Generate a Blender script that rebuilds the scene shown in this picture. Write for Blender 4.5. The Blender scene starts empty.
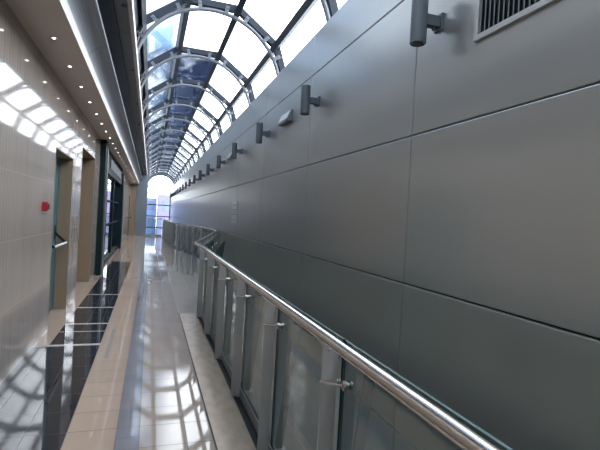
import bpy, bmesh, math
from mathutils import Vector, Matrix

C = bpy.context.scene.collection
PI = math.pi
EYE = 1.55
SEAM0, PITCH = 2.96, 2.36          # wall seams and skylight arches share this module
XL, XR = -1.137, 1.83              # left tiled wall, right panelled wall
VX, VZ = 0.83, EYE + 2.17          # axis of the barrel vault
ORD = ['nearest', 'second', 'third', 'fourth', 'fifth', 'sixth', 'seventh', 'eighth', 'ninth', 'tenth', 'eleventh',
       'twelfth', 'thirteenth', 'fourteenth', 'fifteenth', 'sixteenth', 'seventeenth', 'eighteenth', 'nineteenth',
       'twentieth', 'twenty-first', 'twenty-second', 'twenty-third', 'twenty-fourth', 'twenty-fifth', 'twenty-sixth',
       'twenty-seventh', 'twenty-eighth', 'twenty-ninth', 'thirtieth']

# ------------------------------------------------------------------ materials
def new_mat(name):
    m = bpy.data.materials.new(name); m.use_nodes = True
    return m, m.node_tree, m.node_tree.nodes['Principled BSDF']

def setp(b, **k):
    for key, v in k.items():
        b.inputs[key.replace('_', ' ')].default_value = v

def N(nt, t, **k):
    n = nt.nodes.new(t)
    for a, v in k.items(): setattr(n, a, v)
    return n

def mth(nt, op, a, b=None, c=None):
    n = N(nt, 'ShaderNodeMath', operation=op)
    for i, v in enumerate((a, b, c)):
        if v is None: continue
        if isinstance(v, (int, float)): n.inputs[i].default_value = v
        else: nt.links.new(v, n.inputs[i])
    return n.outputs[0]

def mixc(nt, f, a, b):
    n = N(nt, 'ShaderNodeMix', data_type='RGBA')
    for s, v in ((0, f), (6, a), (7, b)):
        if isinstance(v, (int, float)): n.inputs[s].default_value = v
        elif isinstance(v, tuple): n.inputs[s].default_value = (*v, 1) if len(v) == 3 else v
        else: nt.links.new(v, n.inputs[s])
    return n.outputs[2]

def xyz(nt):
    t = N(nt, 'ShaderNodeTexCoord'); s = N(nt, 'ShaderNodeSeparateXYZ')
    nt.links.new(t.outputs['Object'], s.inputs[0])
    return t.outputs['Object'], s.outputs[0], s.outputs[1], s.outputs[2]

def noise(nt, vec, scale, detail=3, stretch=None):
    if stretch:
        mp = N(nt, 'ShaderNodeMapping'); mp.inputs['Scale'].default_value = stretch
        nt.links.new(vec, mp.inputs[0]); vec = mp.outputs[0]
    n = N(nt, 'ShaderNodeTexNoise'); n.inputs['Scale'].default_value = scale; n.inputs['Detail'].default_value = detail
    nt.links.new(vec, n.inputs['Vector'])
    return n.outputs[0]

def line(nt, coord, size, off, width):
    f = mth(nt, 'FRACT', mth(nt, 'DIVIDE', mth(nt, 'SUBTRACT', coord, off), size))
    d = mth(nt, 'ABSOLUTE', mth(nt, 'SUBTRACT', f, 0.5))
    return mth(nt, 'GREATER_THAN', d, 0.5 - width / size / 2)

def plain(name, col, rough=0.5, metal=0.0, spec=0.5, var=0.06, scale=6, stretch=None, coat=0.0):
    m, nt, b = new_mat(name)
    v, x, y, z = xyz(nt)
    n = noise(nt, v, scale, 3, stretch)
    lo = tuple(c * (1 - var) for c in col); hi = tuple(min(1, c * (1 + var)) for c in col)
    nt.links.new(mixc(nt, n, lo, hi), b.inputs['Base Color'])
    setp(b, Roughness=rough, Metallic=metal, Specular_IOR_Level=spec, Coat_Weight=coat)
    return m

def tiles(name, col, joint, sa, sb, oa=0, ob=0, axes='xy', rough=0.06, spec=0.5, var=0.1, w=0.004, scale=5, stretch=None, ior=1.5):
    m, nt, b = new_mat(name)
    v, x, y, z = xyz(nt)
    ax = {'x': x, 'y': y, 'z': z}
    lm = mth(nt, 'MAXIMUM', line(nt, ax[axes[0]], sa, oa, w), line(nt, ax[axes[1]], sb, ob, w))
    # tone of each tile
    ca = mth(nt, 'FLOOR', mth(nt, 'DIVIDE', mth(nt, 'SUBTRACT', ax[axes[0]], oa), sa))
    cb = mth(nt, 'FLOOR', mth(nt, 'DIVIDE', mth(nt, 'SUBTRACT', ax[axes[1]], ob), sb))
    cmb = N(nt, 'ShaderNodeCombineXYZ'); nt.links.new(ca, cmb.inputs[0]); nt.links.new(cb, cmb.inputs[1])
    wn = N(nt, 'ShaderNodeTexWhiteNoise'); nt.links.new(cmb.outputs[0], wn.inputs['Vector'])
    t = mth(nt, 'ADD', mth(nt, 'MULTIPLY', wn.outputs[0], 0.5), mth(nt, 'MULTIPLY', noise(nt, v, scale, 5, stretch), 0.5))
    lo = tuple(c * (1 - var) for c in col); hi = tuple(c * (1 + var) for c in col)
    nt.links.new(mixc(nt, lm, mixc(nt, t, lo, hi), joint), b.inputs['Base Color'])
    nt.links.new(mth(nt, 'ADD', mth(nt, 'MULTIPLY', lm, 0.4), rough), b.inputs['Roughness'])
    setp(b, Specular_IOR_Level=spec, IOR=ior)
    return m

def glass(name, tint, refl=1.0, rough=0.0, ior=1.5):
    m = bpy.data.materials.new(name); m.use_nodes = True
    nt = m.node_tree; nt.nodes.clear()
    out = N(nt, 'ShaderNodeOutputMaterial')
    tr = N(nt, 'ShaderNodeBsdfTransparent'); tr.inputs[0].default_value = (*tint, 1)
    gl = N(nt, 'ShaderNodeBsdfGlossy'); gl.inputs['Roughness'].default_value = rough
    gl.inputs['Color'].default_value = (refl, refl, refl, 1)
    ge = N(nt, 'ShaderNodeNewGeometry'); dt = N(nt, 'ShaderNodeVectorMath', operation='DOT_PRODUCT')
    nt.links.new(ge.outputs['Incoming'], dt.inputs[0]); nt.links.new(ge.outputs['Normal'], dt.inputs[1])
    k = mth(nt, 'POWER', mth(nt, 'SUBTRACT', 1.0, mth(nt, 'ABSOLUTE', dt.outputs['Value'])), 5.0)   # Schlick, same from both sides
    fr = mth(nt, 'ADD', 0.045, mth(nt, 'MULTIPLY', k, 0.955))
    mx = N(nt, 'ShaderNodeMixShader')
    nt.links.new(fr, mx.inputs[0]); nt.links.new(tr.outputs[0], mx.inputs[1]); nt.links.new(gl.outputs[0], mx.inputs[2])
    nt.links.new(mx.outputs[0], out.inputs[0])
    return m

def emit(name, col, s):
    m, nt, b = new_mat(name)
    setp(b, Base_Color=(*col, 1), Emission_Color=(*col, 1), Emission_Strength=s)
    return m

M = {}
M['panel'] = plain('grey_metal_panel', (0.47, 0.48, 0.47), 0.28, 0.75, 0.5, 0.03, 1.3, (1, 0.15, 6))
M['panel_back'] = plain('panel_joint', (0.02, 0.02, 0.022), 0.8)
M['tile_wall'] = tiles('polished_wall_tile', (0.33, 0.285, 0.25), (0.27, 0.235, 0.205), 0.075, 0.60, 0, 0.02, 'yz', 0.05, 0.6, 0.10, 0.003, 3, (1, 14, 0.6))
M['beige'] = tiles('beige_floor_tile', (0.34, 0.265, 0.215), (0.05, 0.05, 0.045), 0.321, 0.31, -0.149, 3.38, 'xy', 0.035, 0.5, 0.08, 0.007)
M['cream'] = tiles('cream_floor_tile', (0.32, 0.265, 0.22), (0.07, 0.06, 0.055), 0.31, 0.31, 0.0, 3.07, 'xy', 0.035, 0.5, 0.08, 0.007)
M['blue'] = tiles('blue_grey_floor_tile', (0.185, 0.185, 0.205), (0.04, 0.04, 0.045), 0.152, 0.155, -0.149, 3.07, 'xy', 0.05, 0.5, 0.10, 0.006)
M['dark'] = tiles('black_floor_tile', (0.022, 0.024, 0.03), (0.014, 0.014, 0.016), 0.26, 0.35, -0.99, 3.38, 'xy', 0.04, 0.5, 0.2, 0.003, ior=1.75)
M['strip'] = plain('pale_floor_strip', (0.42, 0.40, 0.42), 0.08)
M['curb'] = plain('granite_curb', (0.42, 0.325, 0.25), 0.26, 0, 0.5, 0.3, 14, (1, 0.5, 1))
M['bay'] = tiles('grey_floor_tile', (0.36, 0.31, 0.265), (0.26, 0.23, 0.2), 0.31, 0.31, 0.49, 3.07, 'xy', 0.06, 0.5, 0.07, 0.003)
M['joint'] = plain('black_joint', (0.012, 0.012, 0.012), 0.6)
M['scuff'] = plain('blue_grey_mark', (0.235, 0.225, 0.22), 0.1)
M['slab'] = plain('slab_edge', (0.10, 0.10, 0.10), 0.7)
M['lower'] = tiles('lower_floor_tile', (0.22, 0.20, 0.18), (0.1, 0.1, 0.1), 0.6, 0.6, 0, 0, 'xy', 0.12)
M['soffit'] = plain('brown_grey_soffit', (0.62, 0.53, 0.465), 0.5, 0, 0.4, 0.04)
M['trimwhite'] = plain('white_trim', (0.56, 0.51, 0.46), 0.45)
M['cove'] = plain('grey_cove', (0.28, 0.30, 0.33), 0.6, 0.0, 0.35, 0.03)
M['covedark'] = plain('dark_grey_cove', (0.15, 0.16, 0.18), 0.55, 0.0)
M['frame'] = plain('skylight_frame', (0.012, 0.019, 0.033), 0.5, 0.0, 0.3)
M['tube'] = plain('arch_tube', (0.14, 0.16, 0.18), 0.4, 0.2)
M['bracket'] = plain('arch_bracket', (0.13, 0.15, 0.175), 0.5, 0.0, 0.3)
M['skyglass'] = glass('skylight_glass', (0.92, 0.95, 0.97))
M['winglass'] = glass('window_glass', (0.92, 0.95, 0.97))
M['balglass'] = glass('balustrade_glass', (0.80, 0.87, 0.85))
M['glasstop'] = plain('pale_glass_edge', (0.16, 0.24, 0.23), 0.2)
M['glassedge'] = plain('green_glass_edge', (0.012, 0.05, 0.05), 0.15, 0, 0.5)
M['steel'] = plain('brushed_steel', (0.62, 0.57, 0.52), 0.2, 1.0, 0.5, 0.06, 30, (1, .05, 1))
M['post'] = plain('grey_steel_post', (0.47, 0.46, 0.44), 0.42, 0.2)
M['strut'] = plain('shaded_strut_steel', (0.10, 0.135, 0.135), 0.45, 0.2)  # darker green-grey steel: the strut's shade behind the glass is put into its colour
M['channel'] = plain('grey_channel', (0.33, 0.35, 0.36), 0.35, 0.6)
M['lamp'] = plain('grey_lamp', (0.13, 0.15, 0.165), 0.45, 0.35)
M['lampdark'] = plain('lamp_lens', (0.03, 0.035, 0.04), 0.25)
M['white'] = plain('white_plastic', (0.66, 0.68, 0.70), 0.4)
M['sign'] = plain('sign_face', (0.62, 0.65, 0.68), 0.35)
M['ink'] = plain('sign_print', (0.30, 0.33, 0.36), 0.5)
M['grille'] = plain('grille_frame', (0.50, 0.51, 0.50), 0.4, 0.3)
M['slat'] = plain('grille_slat', (0.22, 0.24, 0.25), 0.45, 0.3)
M['black'] = plain('black_plastic', (0.012, 0.012, 0.014), 0.4)
M['red'] = plain('red_plastic', (0.42, 0.012, 0.03), 0.4)
M['teal'] = plain('teal_door', (0.075, 0.155, 0.175), 0.35)
M['tan'] = plain('tan_reveal', (0.26, 0.195, 0.135), 0.45, 0, 0.4, 0.12, 3, (8, 8, .3))
M['dgreen'] = plain('dark_green_frame', (0.006, 0.018, 0.021), 0.55, 0, 0.2)
M['shopglass'] = plain('dark_shop_glass', (0.012, 0.016, 0.03), 0.03, 0, 0.9)
M['navy'] = plain('navy_cladding', (0.006, 0.012, 0.032), 0.6, 0, 0.3)
M['pier'] = plain('blue_grey_pier', (0.17, 0.205, 0.245), 0.4, 0.2)
M['lens'] = emit('downlight_lens', (1.0, 0.93, 0.86), 6)
M['lilac'] = plain('lilac_render', (0.20, 0.185, 0.30), 0.7)
M['paleblue'] = plain('pale_blue_render', (0.16, 0.23, 0.40), 0.7)
M['bwin'] = plain('building_window', (0.16, 0.20, 0.33), 0.2)
M['ground'] = plain('pale_paving', (0.2, 0.23, 0.30), 0.8)
M['outwall'] = plain('outer_wall', (0.12, 0.12, 0.12), 0.7)

# ------------------------------------------------------------------ mesh building
class MB:
    def __init__(s): s.bm = bmesh.new(); s.mi = 0
    def face(s, pts):
        f = s.bm.faces.new([s.bm.verts.new(p) for p in pts]); f.material_index = s.mi; return f
    def hexa(s, P):                                    # 8 points: bottom ring, top ring
        v = [s.bm.verts.new(p) for p in P]
        for q in ((3, 2, 1, 0), (4, 5, 6, 7), (0, 1, 5, 4), (1, 2, 6, 5), (2, 3, 7, 6), (3, 0, 4, 7)):
            f = s.bm.faces.new([v[i] for i in q]); f.material_index = s.mi
        return s
    def box(s, x0, x1, y0, y1, z0, z1):
        return s.hexa([(x0, y0, z0), (x1, y0, z0), (x1, y1, z0), (x0, y1, z0), (x0, y0, z1), (x1, y0, z1), (x1, y1, z1), (x0, y1, z1)])
    def obox(s, c, ax, ay, az, hx, hy, hz):            # oriented box
        c = Vector(c); P = []
        for k in (-1, 1):
            for i, j in ((-1, -1), (1, -1), (1, 1), (-1, 1)):
                P.append(c + ax * hx * i + ay * hy * j + az * hz * k)
        return s.hexa(P)
    def prism_xz(s, prof, y0, y1):                     # outline in x,z swept along y
        a = [s.bm.verts.new((x, y0, z)) for x, z in prof]; b = [s.bm.verts.new((x, y1, z)) for x, z in prof]
        n = len(prof)
        for i in range(n):
            j = (i + 1) % n
            s.bm.faces.new((a[i], a[j], b[j], b[i])).material_index = s.mi
        s.bm.faces.new(a[::-1]).material_index = s.mi; s.bm.faces.new(b).material_index = s.mi
        return s
    def prism_xy(s, prof, z0, z1):
        a = [s.bm.verts.new((x, y, z0)) for x, y in prof]; b = [s.bm.verts.new((x, y, z1)) for x, y in prof]
        n = len(prof)
        for i in range(n):
            j = (i + 1) % n
            s.bm.faces.new((a[i], a[j], b[j], b[i])).material_index = s.mi
        s.bm.faces.new(a[::-1]).material_index = s.mi; s.bm.faces.new(b).material_index = s.mi
        return s
    def tube(s, pts, r, n=12, cap=True):
        pts = [Vector(p) for p in pts]; rings = []
        side = None
        for i, p in enumerate(pts):
            d = (pts[min(i + 1, len(pts) - 1)] - pts[max(i - 1, 0)]).normalized()
            if side is None:
                up = Vector((0, 0, 1)) if abs(d.z) < 0.9 else Vector((0, 1, 0))
                side = d.cross(up).normalized()
            else: side = (side - d * side.dot(d)).normalized()
            u = side.cross(d)
            rings.append([s.bm.verts.new(p + (side * math.cos(2 * PI * k / n) + u * math.sin(2 * PI * k / n)) * r) for k in range(n)])
        for A, B in zip(rings, rings[1:]):
            for k in range(n):
                f = s.bm.faces.new((A[k], A[(k + 1) % n], B[(k + 1) % n], B[k])); f.smooth = True; f.material_index = s.mi
        if cap:
            s.bm.faces.new(rings[0][::-1]).material_index = s.mi; s.bm.faces.new(rings[-1]).material_index = s.mi
        return s
    def lathe(s, c, axis, prof, n=20):                 # prof: (radius, distance along axis)
        c = Vector(c); axis = Vector(axis).normalized()
        a = axis.orthogonal().normalized(); b = axis.cross(a); rings = []
        for r, h in prof:
            rings.append([s.bm.verts.new(c + axis * h + (a * math.cos(2 * PI * k / n) + b * math.sin(2 * PI * k / n)) * max(r, 1e-4)) for k in range(n)])
        for A, B in zip(rings, rings[1:]):
            for k in range(n):
                f = s.bm.faces.new((A[k], A[(k + 1) % n], B[(k + 1) % n], B[k])); f.smooth = True; f.material_index = s.mi
        s.bm.faces.new(rings[0][::-1]).material_index = s.mi; s.bm.faces.new(rings[-1]).material_index = s.mi
        for i, ring in enumerate(rings):
            if 0 < i < len(rings) - 1:
                v0 = Vector((prof[i][0] - prof[i - 1][0], prof[i][1] - prof[i - 1][1])); v1 = Vector((prof[i + 1][0] - prof[i][0], prof[i + 1][1] - prof[i][1]))
                if v0.angle(v1, 0) < .45: continue
            for k in range(n):
                e = s.bm.edges.get((ring[k], ring[(k + 1) % n]))
                if e: e.smooth = False
        return s
    def build(s, name, mats, parent=None, bevel=0, loc=None, kind=None):
        bmesh.ops.recalc_face_normals(s.bm, faces=s.bm.faces)
        me = bpy.data.meshes.new(name)
        if loc is not None: bmesh.ops.translate(s.bm, verts=s.bm.verts, vec=-Vector(loc))
        s.bm.to_mesh(me); s.bm.free()
        for m in (mats if isinstance(mats, (list, tuple)) else [mats]): me.materials.append(m)
        o = bpy.data.objects.new(name, me); C.objects.link(o)
        if loc is not None: o.location = loc
        if parent: o.parent = parent
        if bevel:
            b = o.modifiers.new('bevel', 'BEVEL'); b.width = bevel; b.segments = 2; b.limit_method = 'ANGLE'
        if kind: o['kind'] = kind
        return o

def empty(name, loc=(0, 0, 0)):
    o = bpy.data.objects.new(name, None); C.objects.link(o); o.location = loc; o.empty_display_size = 0.1
    return o
def tag(o, label, cat, group=None):
    o['label'] = label; o['category'] = cat
    if group: o['group'] = group
    return o
def struct(o): o['kind'] = 'structure'; return o
def dup(root, loc):
    r = root.copy(); C.objects.link(r); r.location = loc
    for ch in root.children:
        c = ch.copy(); C.objects.link(c); c.parent = r
        for g in ch.children:
            d = g.copy(); C.objects.link(d); d.parent = c
    return r

YN, YF = -6.0, 45.2                 # back of the hall, end window
YE = 29.2                           # end of the gallery floor
YC = YE - .105                      # the dropped ceiling stops at the end pier

# ------------------------------------------------------------------ floor
def bal(path_x): return path_x
m = MB()
z0, z1 = -0.30, 0.0
def strip(x0, x1, y0, y1, mi):
    m.mi = mi; m.face([(x0, y0, 0), (x1, y0, 0), (x1, y1, 0), (x0, y1, 0)])
# bands: 0 beige 1 cream 2 blue 3 dark 4 strip 5 curb 6 bay 7 joint 8 slab 9 scuff
strip(XL - 0.5, -0.99, YN, 5.50, 3); strip(XL - 0.5, -0.99, 5.50, YE, 0)
ys = [YN, 5.50, 5.57, 6.11, 6.14, 6.50, 6.56, 7.56, 7.62, 8.70, 8.76, 14.2]
for i in range(len(ys) - 1): strip(-0.99, -0.47, ys[i], ys[i + 1], 3 if i % 2 == 0 else 4)
strip(-0.99, -0.47, 14.2, YE, 0)
strip(-0.47, -0.149, YN, YE, 0)
strip(-0.149, 0.003, YN, YE, 2)
strip(0.003, 0.484, YN, YE, 1)
strip(0.484, 0.497, YN, 7.1, 7); strip(0.497, 0.745, YN, 7.1, 5); strip(0.497, 0.80, 7.1, YE, 6)
strip(0.745, 0.80, YN, 7.1, 7)
m.mi = 6
strip(0.484, 0.497, 7.1, YE, 6)
m.mi = 6
m.face([(0.80, 7.35, 0), (1.80, 12.25, 0), (1.80, 16.4, 0), (1.06, 20.6, 0), (0.80, YE, 0)])
m.mi = 8
edge = [(XL - 0.5, YN), (0.80, YN), (0.80, 7.35), (1.80, 12.25), (1.80, 16.4), (1.06, 20.6), (0.80, YE), (XL - 0.5, YE)]
for a, b in zip(edge, edge[1:] + edge[:1]):
    m.face([(a[0], a[1], z0), (b[0], b[1], z0), (b[0], b[1], 0), (a[0], a[1], 0)])
m.face([(x, y, z0) for x, y in edge[::-1]])
m.mi = 9
m.face([(-0.385, 5.0, 0.0006), (-0.345, 5.0, 0.0006), (-0.35, 6.2, 0.0006), (-0.39, 6.2, 0.0006)])
bmesh.ops.remove_doubles(m.bm, verts=m.bm.verts, dist=1e-5)
struct(m.build('floor', [M[k] for k in ('beige', 'cream', 'blue', 'dark', 'strip', 'curb', 'bay', 'joint', 'slab', 'scuff')]))
m = MB(); m.box(-4.0, 2.4, YN, YF, -4.3, -4.1)
struct(m.build('floor_lower', M['lower']))

# ------------------------------------------------------------------ right wall of metal panels
m = MB()
rows = [-4.1, -3.34, -2.226, -1.113, 0.0, 1.108, 2.219, 3.336, EYE + 2.297]
g = 0.004
k0 = -4
ycuts = [SEAM0 + PITCH * k for k in range(k0, 19)]
ycuts = [YN] + [y for y in ycuts if YN < y < YF - .1] + [YF]
for a, b in zip(ycuts, ycuts[1:]):
    for r0, r1 in zip(rows, rows[1:]):
        m.box(XR, XR + 0.03, a + g, b - g, r0 + g, r1 - g)
m.mi = 1
m.box(XR + 0.02, XR + 0.30, YN, YF, -4.1, EYE + 2.285)
m.mi = 0
m.box(XR + 0.002, XR + 0.55, YN, YF, EYE + 2.285, EYE + 2.30)
w = m.build('wall_right', [M['panel'], M['panel_back']]); struct(w)
b = w.modifiers.new('bevel', 'BEVEL'); b.width = 0.009; b.segments = 2; b.limit_method = 'ANGLE'

# ------------------------------------------------------------------ left wall with openings
ZS = EYE + 1.55
D1 = (6.22, 7.52, 2.27)
D2 = (8.40, 10.22, 2.57)
SF = (11.15, 19.4)
D3 = (26.9, 28.5, 2.35)
m = MB()
th = 0.5
def wl(y0, y1, a, b): m.box(XL - th, XL, y0, y1, a, b)
wl(YN, D1[0], 0, ZS + .6); wl(D1[0], D1[1], D1[2], ZS + .6)
wl(D1[1], D2[0], 0, ZS + .6); wl(D2[0], D2[1], D2[2], ZS + .6)
wl(D2[1], SF[0], 0, ZS + .6)
wl(SF[1], D3[0], 0, ZS + .6); wl(D3[0], D3[1], D3[2], ZS + .6); wl(D3[1], YE, 0, ZS + .6)
m.box(XL - th, XL - .3, SF[0], SF[1], 0, ZS + .6)
struct(m.build('wall_left', M['tile_wall']))
m = MB(); m.box(-0.9, -0.62, YE + .3, YF, -4.1, EYE + 2.2)
m.box(-4.0, -0.85, YE + .3, YE + .5, -4.1, ZS + .6)
struct(m.build('wall_left_far', M['outwall']))
m = MB(); m.box(-4.0, 2.6, YN - .2, YN, -4.1, EYE + 4)
struct(m.build('wall_back', M['outwall']))
m = MB(); m.box(-4.2, -4.0, YN, YF, -4.1, 0)
struct(m.build('wall_left_lower', M['outwall']))

def reveal(n, D, depth):
    """tan lined recess; its own lining boards sit just inside the opening"""
    y0, y1, zt = D; t = 0.02
    root = empty('door_%d' % n, (XL, (y0 + y1) / 2, 0)); struct(root)
    def P(mb, name, mat, **k):
        o = mb.build(name, mat, root, **k); o.location = o.location - root.location; return o
    q = MB(); q.box(XL - depth, XL + .002, y1 - t, y1, 0, zt); q.box(XL - depth, XL + .002, y0, y0 + t, 0, zt)
    q.box(XL - depth, XL + .002, y0 + t, y1 - t, zt - t, zt)
    P(q, 'door_lining', M['tan'])
    return root, P, t
# door 1: teal leaf with a crash bar
root, P, t = reveal(1, D1, .165)
q = MB(); y0, y1, zt = D1
q.box(XL - .22, XL - .165, y0 + t, y0 + .09, 0, zt - t); q.box(XL - .22, XL - .165, y1 - .07, y1 - t, 0, zt - t); q.box(XL - .22, XL - .165, y0 + .09, y1 - .07, zt - .09, zt - t)
P(q, 'door_frame', M['teal'])
q = MB(); q.box(XL - .215, XL - .175, y0 + .095, y1 - .075, 0.01, zt - .095)
leaf = P(q, 'door_leaf', M['teal'])
bx = XL - .015
q = MB(); q.tube([(bx, 6.50, 1.01), (bx, 7.34, 1.01)], .016)
P(q, 'push_bar', M['white'])
for yy in (6.48, 7.36):
    q = MB()
    q.obox(((bx + XL - .175) / 2, yy, 1.08), Vector((1, 0, -.95)).normalized(), Vector((0, 1, 0)), Vector((.95, 0, 1)).normalized(), .115, .012, .018)
    q.box(XL - .178, XL - .16, yy - .03, yy + .03, 1.06, 1.26)
    P(q, 'bar_arm', M['black'])
# door 2: deep tan recess
root, P, t = reveal(2, D2, .40)
q = MB(); q.box(XL - .44, XL - .40, D2[0], D2[1], 0, D2[2])
P(q, 'door_leaf', M['tan'])
# door 3: far door with dark frame
root, P, t = reveal(3, D3, .15)
q = MB(); q.box(XL - .19, XL - .15, D3[0], D3[1], 0, D3[2])
P(q, 'door_leaf', M['white'])
q = MB(); q.box(XL - .15, XL + .02, D3[0] + .021, D3[0] + .08, 0, D3[2] - .021)
P(q, 'door_frame', M['black'])
q = MB(); q.lathe((XL + .02, D3[0], 1.1), (1, 0, 0), [(.02, 0), (.02, .04), (.05, .05), (.055, .08), (.03, .1)], 12)
P(q, 'door_knob', M['black'])

# ------------------------------------------------------------------ shopfront
root = tag(empty('shopfront', (XL, SF[0], 0)), 'dark green framed glass shopfront set in the tiled wall beyond the two door recesses', 'shopfront')
def P(mb, name, mat, **k):
    o = mb.build(name, mat, root, **k); o.location = o.location - root.location; return o
q = MB(); q.box(XL - .25, XL + .115, SF[0], SF[0] + .45, 0, ZS - .004); P(q, 'near_post', M['dgreen'])
q = MB(); q.box(XL + .115, XL + .135, SF[0] + .3, SF[0] + .45, 0, ZS - .004); P(q, 'post_trim', M['slat'])
q = MB(); q.box(XL - .25, XL + .09, SF[1] - .55, SF[1], 0, ZS - .15); P(q, 'far_post', M['dgreen'])
q = MB(); q.box(XL - .25, XL + .03, SF[0] + .45, SF[1] - .55, ZS - .62, ZS - .004); hd = P(q, 'header', M['dgreen'])
q = MB(); q.box(XL + .031, XL + .04, 13.4, 17.6, ZS - .46, ZS - .2)
q.mi = 1
for i in range(4): q.box(XL + .04, XL + .06, 13.45, 17.55, ZS - .44 + .06 * i, ZS - .415 + .06 * i)
P(q, 'vent', [M['black'], M['channel']])
q = MB(); q.box(XL - .1, XL - .08, SF[0] + .45, SF[1] - .55, 0.1, ZS - .62); P(q, 'glass_pane', M['shopglass'])
for yy in (13.6, 15.9):
    q = MB(); q.box(XL - .12, XL - .03, yy, yy + .12, 0.1, ZS - .62); P(q, 'mullion', M['dgreen'])
for zz in (1.05, 1.75):
    q = MB(); q.box(XL - .12, XL - .05, SF[0] + .45, SF[1] - .55, zz, zz + .04); P(q, 'transom', M['dgreen'])
q = MB(); q.box(XL - .25, XL + .0, SF[0] + .45, SF[1] - .55, 0, 0.1); P(q, 'sill', M['dgreen'])

# ------------------------------------------------------------------ soffit, cove, upper ceiling
m = MB()
m.prism_xz([(XL - .3, ZS), (-0.735, ZS), (-0.735, ZS + .05), (XL - .3, ZS + .05)], YN, YC)
struct(m.build('ceiling_soffit', M['soffit']))
m = MB(); m.prism_xz([(-0.739, ZS - .004), (-0.727, ZS - .004), (-0.722, ZS + .104), (-0.739, ZS + .104)], YN, YC)
struct(m.build('trim_1', M['trimwhite']))
pr = []
for i in range(10):
    a = PI * .5 * i / 9
    pr.append((-0.555 - .18 * math.cos(a), ZS + .115 + .155 * math.sin(a)))
prof = pr + [(-0.545, ZS + .275), (-0.545, ZS + .30), (-0.76, ZS + .30), (-0.76, ZS + .115)]
m = MB()
for i in range(len(ycuts) - 1):
    a, b_ = ycuts[i] + .28, min(ycuts[i + 1] + .28, YC)
    if a > YE - .2: break
    m.prism_xz(prof, max(a, YN) + .006, b_ - .006)
m.prism_xz([(x - .012, z + .012) for x, z in pr] + [(-0.565, ZS + .29), (-0.75, ZS + .29), (-0.75, ZS + .127)], YN, YC)
struct(m.build('ceiling_cove', M['cove']))
ZC = EYE + 2.20
m = MB()
for i in range(len(ycuts) - 1):
    a, b_ = ycuts[i] + .8, ycuts[i + 1] + .8
    if b_ > YF: b_ = YF
    m.box(-0.95, -0.335, a + .005 if i else YN, b_ - .005, ZC, ZC + .06)
m.box(-0.95, -0.34, YN, YF, ZC + .03, ZC + .10)
m.box(-0.95, -0.90, YN, YF, ZS + .05, ZC)
m.box(-0.90, -0.739, YN, YC, ZS + .05, ZS + .11)
struct(m.build('ceiling_upper', M['covedark']))
m = MB(); m.prism_xz([(-0.335, ZC - .03), (-0.29, ZC - .03), (-0.29, ZC + .10), (-0.335, ZC + .10)], YN, YF)
struct(m.build('trim_2', M['trimwhite']))
m = MB(); m.box(XL - .6, -0.44, YN, YF, ZC + .10, ZC + .14)
struct(m.build('ceiling_roof_slab', M['outwall']))

# downlights in the soffit
GRP = 'downlights in the soffit'
base = None
ny = 27
for i in range(ny):
    y = 4.74 + .868 * i
    loc = (-0.928, y, ZS)
    if base is None:
        base = empty('downlight', loc)
        q = MB(); q.lathe((0, 0, 0), (0, 0, -1), [(.04, -.0), (.04, .003), (.028, .005), (.02, .001)], 20); q.build('trim_ring', M['soffit'], base)
        q = MB(); q.lathe((0, 0, 0), (0, 0, -1), [(.013, 0), (.013, .003), (.008, .005)], 16); q.build('lens', M['lens'], base)
        o = base
    else: o = dup(base, loc)
    tag(o, 'small round lit downlight in the brown soffit, %s%s' % (ORD[i], ' to the viewer' if i == 0 else ' from the near end'), 'downlight', GRP)

# ------------------------------------------------------------------ barrel skylight
def vp(r, a): return (VX + r * math.cos(a), VZ + r * math.sin(a))
sky = struct(empty('window_2'))
A = [PI * i / 5 for i in range(6)]
RI, RO, RG = 1.32, 1.43, 1.40
beams = [SEAM0 + PITCH * k for k in range(k0 + 1, 18)]
beams = [YN + .05] + beams + [YF - .06]
for y in beams:
    q = MB()
    for a, b_ in zip(A, A[1:]):
        p = [vp(RI, a), vp(RI, b_), vp(RO, b_), vp(RO, a)]
        q.prism_xz(p, y - .055, y + .055)
    q.build('beam', M['frame'], sky)
for i, a in enumerate(A):
    q = MB(); c = vp((RI + RO) / 2 + .002, a); u = Vector((math.cos(a), 0, math.sin(a))); t = Vector((-math.sin(a), 0, math.cos(a)))
    q.obox((c[0], (YN + YF) / 2, c[1]), t, Vector((0, 1, 0)), u, .05, (YF - YN) / 2 - .01, (RO - RI) / 2 + .012)
    q.build('purlin', M['frame'], sky)
rest = MB()
for y0, y1 in zip(beams, beams[1:]):
    if True:
        q = MB(); a, b_ = A[4], A[5]
        p = [vp(RG - .01, a), vp(RG - .01, b_), vp(RG + .02, b_), vp(RG + .02, a)]
        q.prism_xz(p, y0 + .05, y1 - .05)
        if y1 >= 3.2: q.build('side_panel', M['frame'], sky)
        else: q.bm.free()
    for a, b_ in zip(A[:5] if y1 < 3.2 else A[:4], A[1:]):
        q = rest if y1 < 3.2 else MB()
        p = [vp(RG, a), vp(RG, b_), vp(RG + .012, b_), vp(RG + .012, a)]
        # one sheet: two faces would double the reflection
        q.face([(p[0][0], y0, p[0][1]), (p[1][0], y0, p[1][1]), (p[1][0], y1, p[1][1]), (p[0][0], y1, p[0][1])])
        if q is not rest: q.build('glass_pane', M['skyglass'], sky)
o = rest.build('glass_pane', M['skyglass'], sky); o['kind'] = 'stuff'

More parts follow.
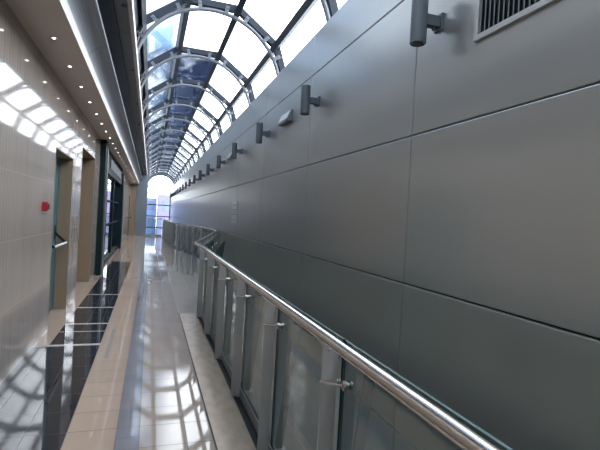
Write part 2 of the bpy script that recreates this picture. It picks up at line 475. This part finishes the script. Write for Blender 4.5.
# tubular arches carried below the glazing
RT = 1.207
base = None
for k in range(1, 18):
    y = SEAM0 + PITCH * k
    loc = (VX, y, VZ)
    if base is None:
        base = empty('steel_arch', loc)
        q = MB(); q.tube([(RT * math.cos(PI * i / 48), -.025, RT * math.sin(PI * i / 48)) for i in range(49)], .033, 10); q.build('tube', M['tube'], base)
        for f in range(5):
            for s in (.22, .78):
                a = PI / 5 * (f + s); u = Vector((math.cos(a), 0, math.sin(a))); t = Vector((-math.sin(a), 0, math.cos(a)))
                rr = RI * math.cos(PI / 10) / math.cos(a - PI / 5 * (f + .5))
                q = MB(); q.obox(u * (RT + rr + .06) / 2 - Vector((0, .056, 0)), t, Vector((0, 1, 0)), u, .030, .005, (rr + .06 - RT) / 2)
                q.lathe(u * (rr + .02) - Vector((0, .061, 0)), (0, -1, 0), [(.014, 0), (.014, .01), (.008, .014)], 10)
                q.build('bracket', M['bracket'], base)
        o = base
    else: o = dup(base, loc)
    tag(o, 'grey tubular steel arch under the skylight, %s%s' % (ORD[k - 1], ' to the viewer' if k == 1 else ' from the near end'), 'arch', 'tubular arches under the skylight')

# ------------------------------------------------------------------ end window
win = struct(empty('window_1', (VX, YF, 0)))
def P(mb, name, mat, **k):
    o = mb.build(name, mat, win, **k); o.location = o.location - win.location; return o
XWL, XWR = -0.44, 2.10
q = MB()
pts = [vp(1.24, PI * i / 40) for i in range(41)]; pto = [vp(1.46, PI * i / 40) for i in range(41)]
for i in range(40): q.prism_xz([pts[i], pts[i + 1], pto[i + 1], pto[i]], YF - .02, YF + .1)
P(q, 'arch_frame', M['frame'])
for x in (-0.46, 1.71):
    q = MB(); q.box(x, x + .09, YF - .06, YF + .06, -4.1, VZ); P(q, 'window_post', M['frame'])
for z in (VZ + .1, EYE + 1.71, EYE + .57, EYE - .52, EYE - 1.6, EYE - 2.7, EYE - 3.8):
    q = MB(); q.box(-0.44, 2.06, YF - .05, YF + .05, z - .045, z + .045); P(q, 'window_bar', M['frame'])
q = MB(); q.face([(-0.5, YF + .01, -4.1), (2.15, YF + .01, -4.1), (2.15, YF + .01, VZ)] + [(x, YF + .01, z) for x, z in [vp(1.32, PI * i / 24) for i in range(25)]] + [(-0.5, YF + .01, VZ)])
P(q, 'glass_pane', M['winglass'])

# end piers of the gallery
q = MB(); q.box(-0.845, -0.22, YE - .1, YE + .28, 0, EYE + 2.19)
tag(q.build('pier', M['pier'], loc=(-.53, YE + .1, 0)), 'tall blue grey pier at the far end of the gallery beside the end window', 'pier')
q = MB(); q.box(XL - .01, -0.852, YE - .1, YE + .3, 0, ZS - .001)
q.build('trim_3', M['tan'], kind='structure')

# ------------------------------------------------------------------ balustrades
Z_RAIL, X_RAIL, X_GL = 1.075, 0.70, 0.815
def rod_clamp(q, glassp, postp, n):
    q.tube([postp, postp + (glassp - postp) * .3 - n * .012, glassp - n * .02], .006, 8)
    q.lathe(glassp - n * .022, n, [(.016, 0), (.022, .004), (.022, .014), (.012, .016), (.012, .03), (.02, .032), (.02, .04)], 14)

def balustrade(root, path, joints_by_len, rail_off, ends=(True, True)):
    """path: list of (x,y) glass line points, corridor on the left of travel"""
    rp = []
    def off(i):
        # offset of a path vertex towards the corridor
        d0 = (Vector(path[i]) - Vector(path[i - 1])).normalized() if i > 0 else None
        d1 = (Vector(path[i + 1]) - Vector(path[i])).normalized() if i < len(path) - 1 else None
        n0 = Vector((-d0.y, d0.x)) if d0 else None; n1 = Vector((-d1.y, d1.x)) if d1 else None
        if n0 is None: return n1
        if n1 is None: return n0
        b = (n0 + n1).normalized(); return b / max(.5, b.dot(n0))
    q = MB()
    rail = [Vector((*(Vector(p) + off(i) * rail_off), Z_RAIL)) for i, p in enumerate(path)]
    # smooth the corners a little by doubling points
    pts = []
    for i, p in enumerate(rail):
        if 0 < i < len(rail) - 1:
            a = p + (rail[i - 1] - p).normalized() * .03; c = p + (rail[i + 1] - p).normalized() * .03
            pts += [a, (a + c + p * 2) / 4, c]
        else: pts.append(p)
    q.tube(pts, .0235, 16); q.build('handrail', M['steel'], root)
    for i in range(len(path) - 1):
        a, b_ = Vector(path[i]), Vector(path[i + 1]); d = b_ - a; L = d.length; d.normalize(); n = Vector((-d.y, d.x))   # n to the corridor
        d3, n3, up = Vector((*d, 0)), Vector((*n, 0)), Vector((0, 0, 1))
        js = joints_by_len[i](L) if callable(joints_by_len[i]) else joints_by_len[i]
        # base channel
        mid = (a + b_) / 2
        q = MB(); q.obox((*(mid + n * .012), .045), d3, n3, up, L / 2, .004, .035); q.obox((*(mid - n * .014), .045), d3, n3, up, L / 2, .004, .035)
        q.obox((*mid, .012), d3, n3, up, L / 2, .018, .010)
        q.build('base_channel', M['channel'], root)
        cuts = [0.012] + list(js) + [L - .012]
        for s, e in zip(cuts, cuts[1:]):
            if e - s < .1: continue
            s += .008; e -= .008
            q = MB(); p0, p1 = a + d * s, a + d * e
            zb, zt = .024, 1.045; hw = .006
            q.mi = 0
            q.face([(*(p0 + n * hw), zb), (*(p1 + n * hw), zb), (*(p1 + n * hw), zt), (*(p0 + n * hw), zt)])
            q.face([(*(p0 - n * hw), zb), (*(p1 - n * hw), zb), (*(p1 - n * hw), zt), (*(p0 - n * hw), zt)])
            q.mi = 1
            q.face([(*(p0 + n * hw), zb), (*(p0 - n * hw), zb), (*(p0 - n * hw), zt), (*(p0 + n * hw), zt)])
            q.face([(*(p1 + n * hw), zb), (*(p1 - n * hw), zb), (*(p1 - n * hw), zt), (*(p1 + n * hw), zt)])
            q.mi = 2
            q.face([(*(p0 + n * hw), zt), (*(p1 + n * hw), zt), (*(p1 - n * hw), zt), (*(p0 - n * hw), zt)])
            q.build('glass_panel', [M['balglass'], M['glassedge'], M['glasstop']], root)
        for s in js:
            c = a + d * s
            # post: vertical flat on the corridor side and a raking flat behind the glass
            q = MB()
            def flat(o0, o1, w0, w1, shift, zt):
                P8 = []
                for z, o, w in ((0.0, o0, w0), (zt, o1, w1)):
                    for sy, so in ((-1, -1), (1, -1), (1, 1), (-1, 1)):
                        p = c + d * (shift + sy * .006) + n * (o + so * w / 2); P8.append((*p, z))
                q.hexa(P8)
            flat(.052, .052, .07, .07, .03, 1.0)
            q.obox((*(c - n * .03 + d * .03), .02), d3, n3, up, .03, .07, .02)
            # saddle to the handrail
            q.tube([Vector((*(c + n * .06 + d * .03), .99)), Vector((*(c + n * (rail_off - .005) + d * .03), 1.045))], .008, 8)
            post = q.build('post', M['post'], root)
            q = MB(); flat(-.05, -.145, .05, .05, .03, .88); q.build('raking_strut', M['strut'], post)
            for sg, zz in ((-1, .87), (1, .84)):
                q = MB(); gp = Vector((*(c + d * sg * .06 + n * .006), zz)); pp = Vector((*(c + n * .088 + d * .03), .86))
                rod_clamp(q, gp, pp, -n3)
                q.build('clamp', M['steel'], post)

def every(step, first=None):
    def f(L):
        k = max(1, round(L / step)); return [L * i / k for i in range(k + 1)][1:-1]
    return f
near_y0, near_y1 = -2.25, 7.22
r1 = tag(empty('balustrade'), 'long glass balustrade with steel handrail beside the granite curb in the foreground', 'railing')
js = [y - near_y0 for y in (-1.26, -.26, .75, 1.75, 2.77, 3.77, 4.79, 5.80, 6.80)]
balustrade(r1, [(X_GL, near_y0), (X_GL, near_y1), (1.80, 12.1)], [js, every(.75)], X_GL - X_RAIL)
r2 = tag(empty('balustrade'), 'further glass balustrade angling away from the metal wall towards the end window', 'railing')
balustrade(r2, [(1.80, 12.2), (1.795, 16.3), (1.06, 20.5), (0.80, YE - .16)], [every(1.0), every(.8), every(.8)], .06)
r3 = tag(empty('guard_rail'), 'short glass guard rail across the far end of the gallery floor', 'railing')
balustrade(r3, [(0.70, YE - .06), (-0.20, YE - .06)], [[.45]], .04)

# ------------------------------------------------------------------ wall lights
base = None
for k in range(0, 18):
    y = SEAM0 + PITCH * k - .28
    loc = (XR, y, 2.945)
    if base is None:
        base = empty('wall_light', loc); cx = -.168
        q = MB(); q.lathe((cx, 0, -.17), (0, 0, 1), [(.049, 0), (.055, .006), (.055, .166), (.0565, .168), (.0565, .172), (.055, .174), (.055, .334), (.049, .34)], 28); q.build('lamp_body', M['lamp'], base)
        q = MB(); q.lathe((cx, 0, -.17), (0, 0, -1), [(.040, -.002), (.040, .002), (.03, .003)], 20); q.build('lens', M['lampdark'], base)
        q = MB(); q.lathe((cx, 0, .17), (0, 0, 1), [(.040, -.002), (.040, .002), (.03, .003)], 20); q.build('lens', M['lampdark'], base)
        q = MB(); q.box(cx + .045, -.018, -.028, .028, -.035, .04); q.tube([(-.05, 0, -.03), (-.05, 0, -.056)], .014, 10); q.build('mounting_arm', M['lamp'], base, bevel=.006)
        q = MB(); q.box(-.02, -.0005, -.045, .045, -.055, .06); q.build('wall_plate', M['lamp'], base, bevel=.005)
        o = base
    else: o = dup(base, loc)
    tag(o, 'grey cylindrical wall light on the metal panelled wall, %s%s' % (ORD[k], ' to the viewer' if k == 0 else ' from the near end'), 'wall light', 'cylindrical wall lights')

# emergency lights, sign, grille
for y, lab in ((6.30, 'white slanted emergency light box between the second and third wall lights'),
               (11.02, 'white slanted emergency light box between the fourth and fifth wall lights')):
    e = tag(empty('wall_emergency_light', (XR, y, 2.99)), lab, 'emergency light', 'emergency light boxes')
    q = MB(); q.prism_xz([(0, -.075), (0, .085), (-.03, .085), (-.085, -.045), (-.085, -.075)], -.24, .24); q.build('housing', M['slat'], e, bevel=.004)
    q = MB(); q.hexa([(-.034, -.22, .076), (-.034, .22, .076), (-.084, .22, -.042), (-.084, -.22, -.042), (-.040, -.22, .078), (-.040, .22, .078), (-.090, .22, -.040), (-.090, -.22, -.040)]); q.build('diffuser', M['white'], e)
e = tag(empty('wall_sign', (XR, 10.28, 1.62)), 'small pale notice sign fixed to the metal wall above the handrail', 'sign')
q = MB(); q.box(-.012, -.0005, -.30, .30, -.25, .25); q.build('sign_plate', M['sign'], e)
q = MB()
for z, w in ((.16, .2), (.05, .24), (.0, .18), (-.05, .22), (-.17, .12)): q.box(-.0135, -.012, -w, w, z - .012, z + .012)
q.build('print', M['ink'], e)

e = tag(empty('vent_grille', (XR, 1.87, 2.68)), 'white framed vent grille with vertical slats high on the metal wall', 'vent')
gy0, gy1, gh = -.60, .43, .42
q = MB(); fw = .035
q.box(-.022, -.0005, gy0, gy1, 0, fw); q.box(-.022, -.0005, gy0, gy1, gh - fw, gh); q.box(-.022, -.0005, gy0, gy0 + fw, fw, gh - fw); q.box(-.022, -.0005, gy1 - fw, gy1, fw, gh - fw)
q.build('grille_frame', M['grille'], e, bevel=.003)
q = MB(); q.box(-.004, -.0006, gy0 + fw, gy1 - fw, fw, gh - fw); q.build('backing', M['black'], e)
q = MB(); n_ = 26
for i in range(n_):
    y = gy0 + fw + (gy1 - gy0 - 2 * fw) * (i + .5) / n_
    q.hexa([(-.018, y - .006, fw), (-.018, y + .002, fw), (-.004, y + .012, fw), (-.004, y + .004, fw), (-.018, y - .006, gh - fw), (-.018, y + .002, gh - fw), (-.004, y + .012, gh - fw), (-.004, y + .004, gh - fw)])
q.build('slats', M['slat'], e)

# fire alarm
e = tag(empty('wall_fire_alarm', (XL, 5.66, 1.53)), 'red square fire alarm box on the tiled wall before the teal door', 'fire alarm')
q = MB(); q.box(.0005, .055, -.05, .05, -.05, .05); q.build('housing', M['red'], e, bevel=.006)
q = MB(); q.box(.055, .062, -.03, .03, -.03, .03); q.build('press_plate', M['black'], e, bevel=.002)

# ------------------------------------------------------------------ outside
def bld(x0, x1, y0, y1, h, mat, lab):
    e = tag(empty('building', ((x0 + x1) / 2, y0, -6)), lab, 'building')
    q = MB(); q.box(x0, x1, y0, y1, -6, h); o = q.build('wall', mat, e); o.location = -e.location
    nx = max(2, int((x1 - x0) / 1.6))
    for j in range(5):
        z = -5 + j * 2.2
        if z + 1.2 > h: break
        for i in range(nx):
            xx = x0 + (x1 - x0) * (i + .5) / nx
            q = MB(); q.box(xx - .45, xx + .45, y0 - .04, y0 + .02, z, z + 1.2); o = q.build('window', M['bwin'], e); o.location = -e.location
bld(-6.0, 0.75, 62, 70, 3.2, M['paleblue'], 'pale blue building beyond the left side of the end window')
bld(0.85, 6.5, 58, 66, 3.6, M['lilac'], 'lilac building beyond the right side of the end window')
m = MB(); m.box(-60, 60, 47, 200, -6.2, -6.0); struct(m.build('ground', M['ground']))

# ------------------------------------------------------------------ sky
w = bpy.data.worlds.new('sky'); bpy.context.scene.world = w; w.use_nodes = True
nt = w.node_tree; nt.nodes.clear()
out = N(nt, 'ShaderNodeOutputWorld'); bg = N(nt, 'ShaderNodeBackground')
tc = N(nt, 'ShaderNodeTexCoord'); sp = N(nt, 'ShaderNodeSeparateXYZ'); nt.links.new(tc.outputs['Generated'], sp.inputs[0])
rmp = N(nt, 'ShaderNodeMapRange', interpolation_type='SMOOTHSTEP')
nt.links.new(sp.outputs[0], rmp.inputs[0]); rmp.inputs[1].default_value = 0.015; rmp.inputs[2].default_value = 0.07
cl = noise(nt, tc.outputs['Generated'], 7, 6)
cr = N(nt, 'ShaderNodeMapRange', interpolation_type='SMOOTHSTEP'); nt.links.new(cl, cr.inputs[0]); cr.inputs[1].default_value = .50; cr.inputs[2].default_value = .68
blue = mixc(nt, cr.outputs[0], (0.20, 0.36, 0.62), (0.85, 0.95, 1.1))
lf = N(nt, 'ShaderNodeMapRange', interpolation_type='SMOOTHSTEP'); nt.links.new(sp.outputs[0], lf.inputs[0]); lf.inputs[1].default_value = -.25; lf.inputs[2].default_value = -.5
blue = mixc(nt, lf.outputs[0], blue, (0.80, 0.85, 0.92))
col = mixc(nt, rmp.outputs[0], blue, (2.6, 2.7, 2.85))
# deep blue gap in the clouds straight ahead, left of the bright bank
rat = mth(nt, 'DIVIDE', sp.outputs[0], mth(nt, 'MAXIMUM', sp.outputs[2], 0.02))
def sm(v, a, b):
    r_ = N(nt, 'ShaderNodeMapRange', interpolation_type='SMOOTHSTEP'); nt.links.new(v, r_.inputs[0]); r_.inputs[1].default_value = a; r_.inputs[2].default_value = b
    return r_.outputs[0]
gap = mth(nt, 'MULTIPLY', mth(nt, 'MULTIPLY', sm(rat, .42, .34), sm(sp.outputs[2], .345, .31)), sm(sp.outputs[1], .3, .6))
cl2 = noise(nt, tc.outputs['Generated'], 22, 4)
gcol = mixc(nt, sm(rat, .02, .12), mixc(nt, sm(cl2, .42, .66), (0.07, 0.12, 0.20), (0.5, 0.58, 0.66)), mixc(nt, sm(cl2, .52, .68), (0.008, 0.016, 0.045), (0.35, 0.42, 0.52)))
col = mixc(nt, gap, col, gcol)
# low hazy horizon is bright all round
hz = N(nt, 'ShaderNodeMapRange', interpolation_type='SMOOTHSTEP'); nt.links.new(sp.outputs[2], hz.inputs[0]); hz.inputs[1].default_value = .095; hz.inputs[2].default_value = .08
col = mixc(nt, hz.outputs[0], col, (2.2, 2.3, 2.5))
nt.links.new(col, bg.inputs[0]); bg.inputs[1].default_value = 1.0
nt.links.new(bg.outputs[0], out.inputs[0])

# ------------------------------------------------------------------ camera
f = 450.0
d = Vector(((150.5 - 300) / f, -(210.5 - 225) / f, -1)).normalized()      # the hall's direction in camera axes
roll = 0.051
u = Vector((roll, 1, 0)); u = (u - d * u.dot(d)).normalized()
r = d.cross(u).normalized()
rot = Matrix((r, d, u))                                                   # world <- camera
cam = bpy.data.cameras.new('camera'); co = bpy.data.objects.new('camera', cam); C.objects.link(co)
cam.sensor_width = 36; cam.lens = 36 * f / 600; cam.clip_start = 0.02; cam.clip_end = 500
co.matrix_world = Matrix.Translation((0, 0, EYE)) @ rot.to_4x4()
bpy.context.scene.camera = co

vs = bpy.context.scene.view_settings
vs.view_transform = 'Standard'; vs.look = 'None'; vs.gamma = 1; vs.use_curve_mapping = False
vs.exposure = 1.45
bpy.context.scene.cycles.max_bounces = 10
bpy.context.scene.cycles.transparent_max_bounces = 24
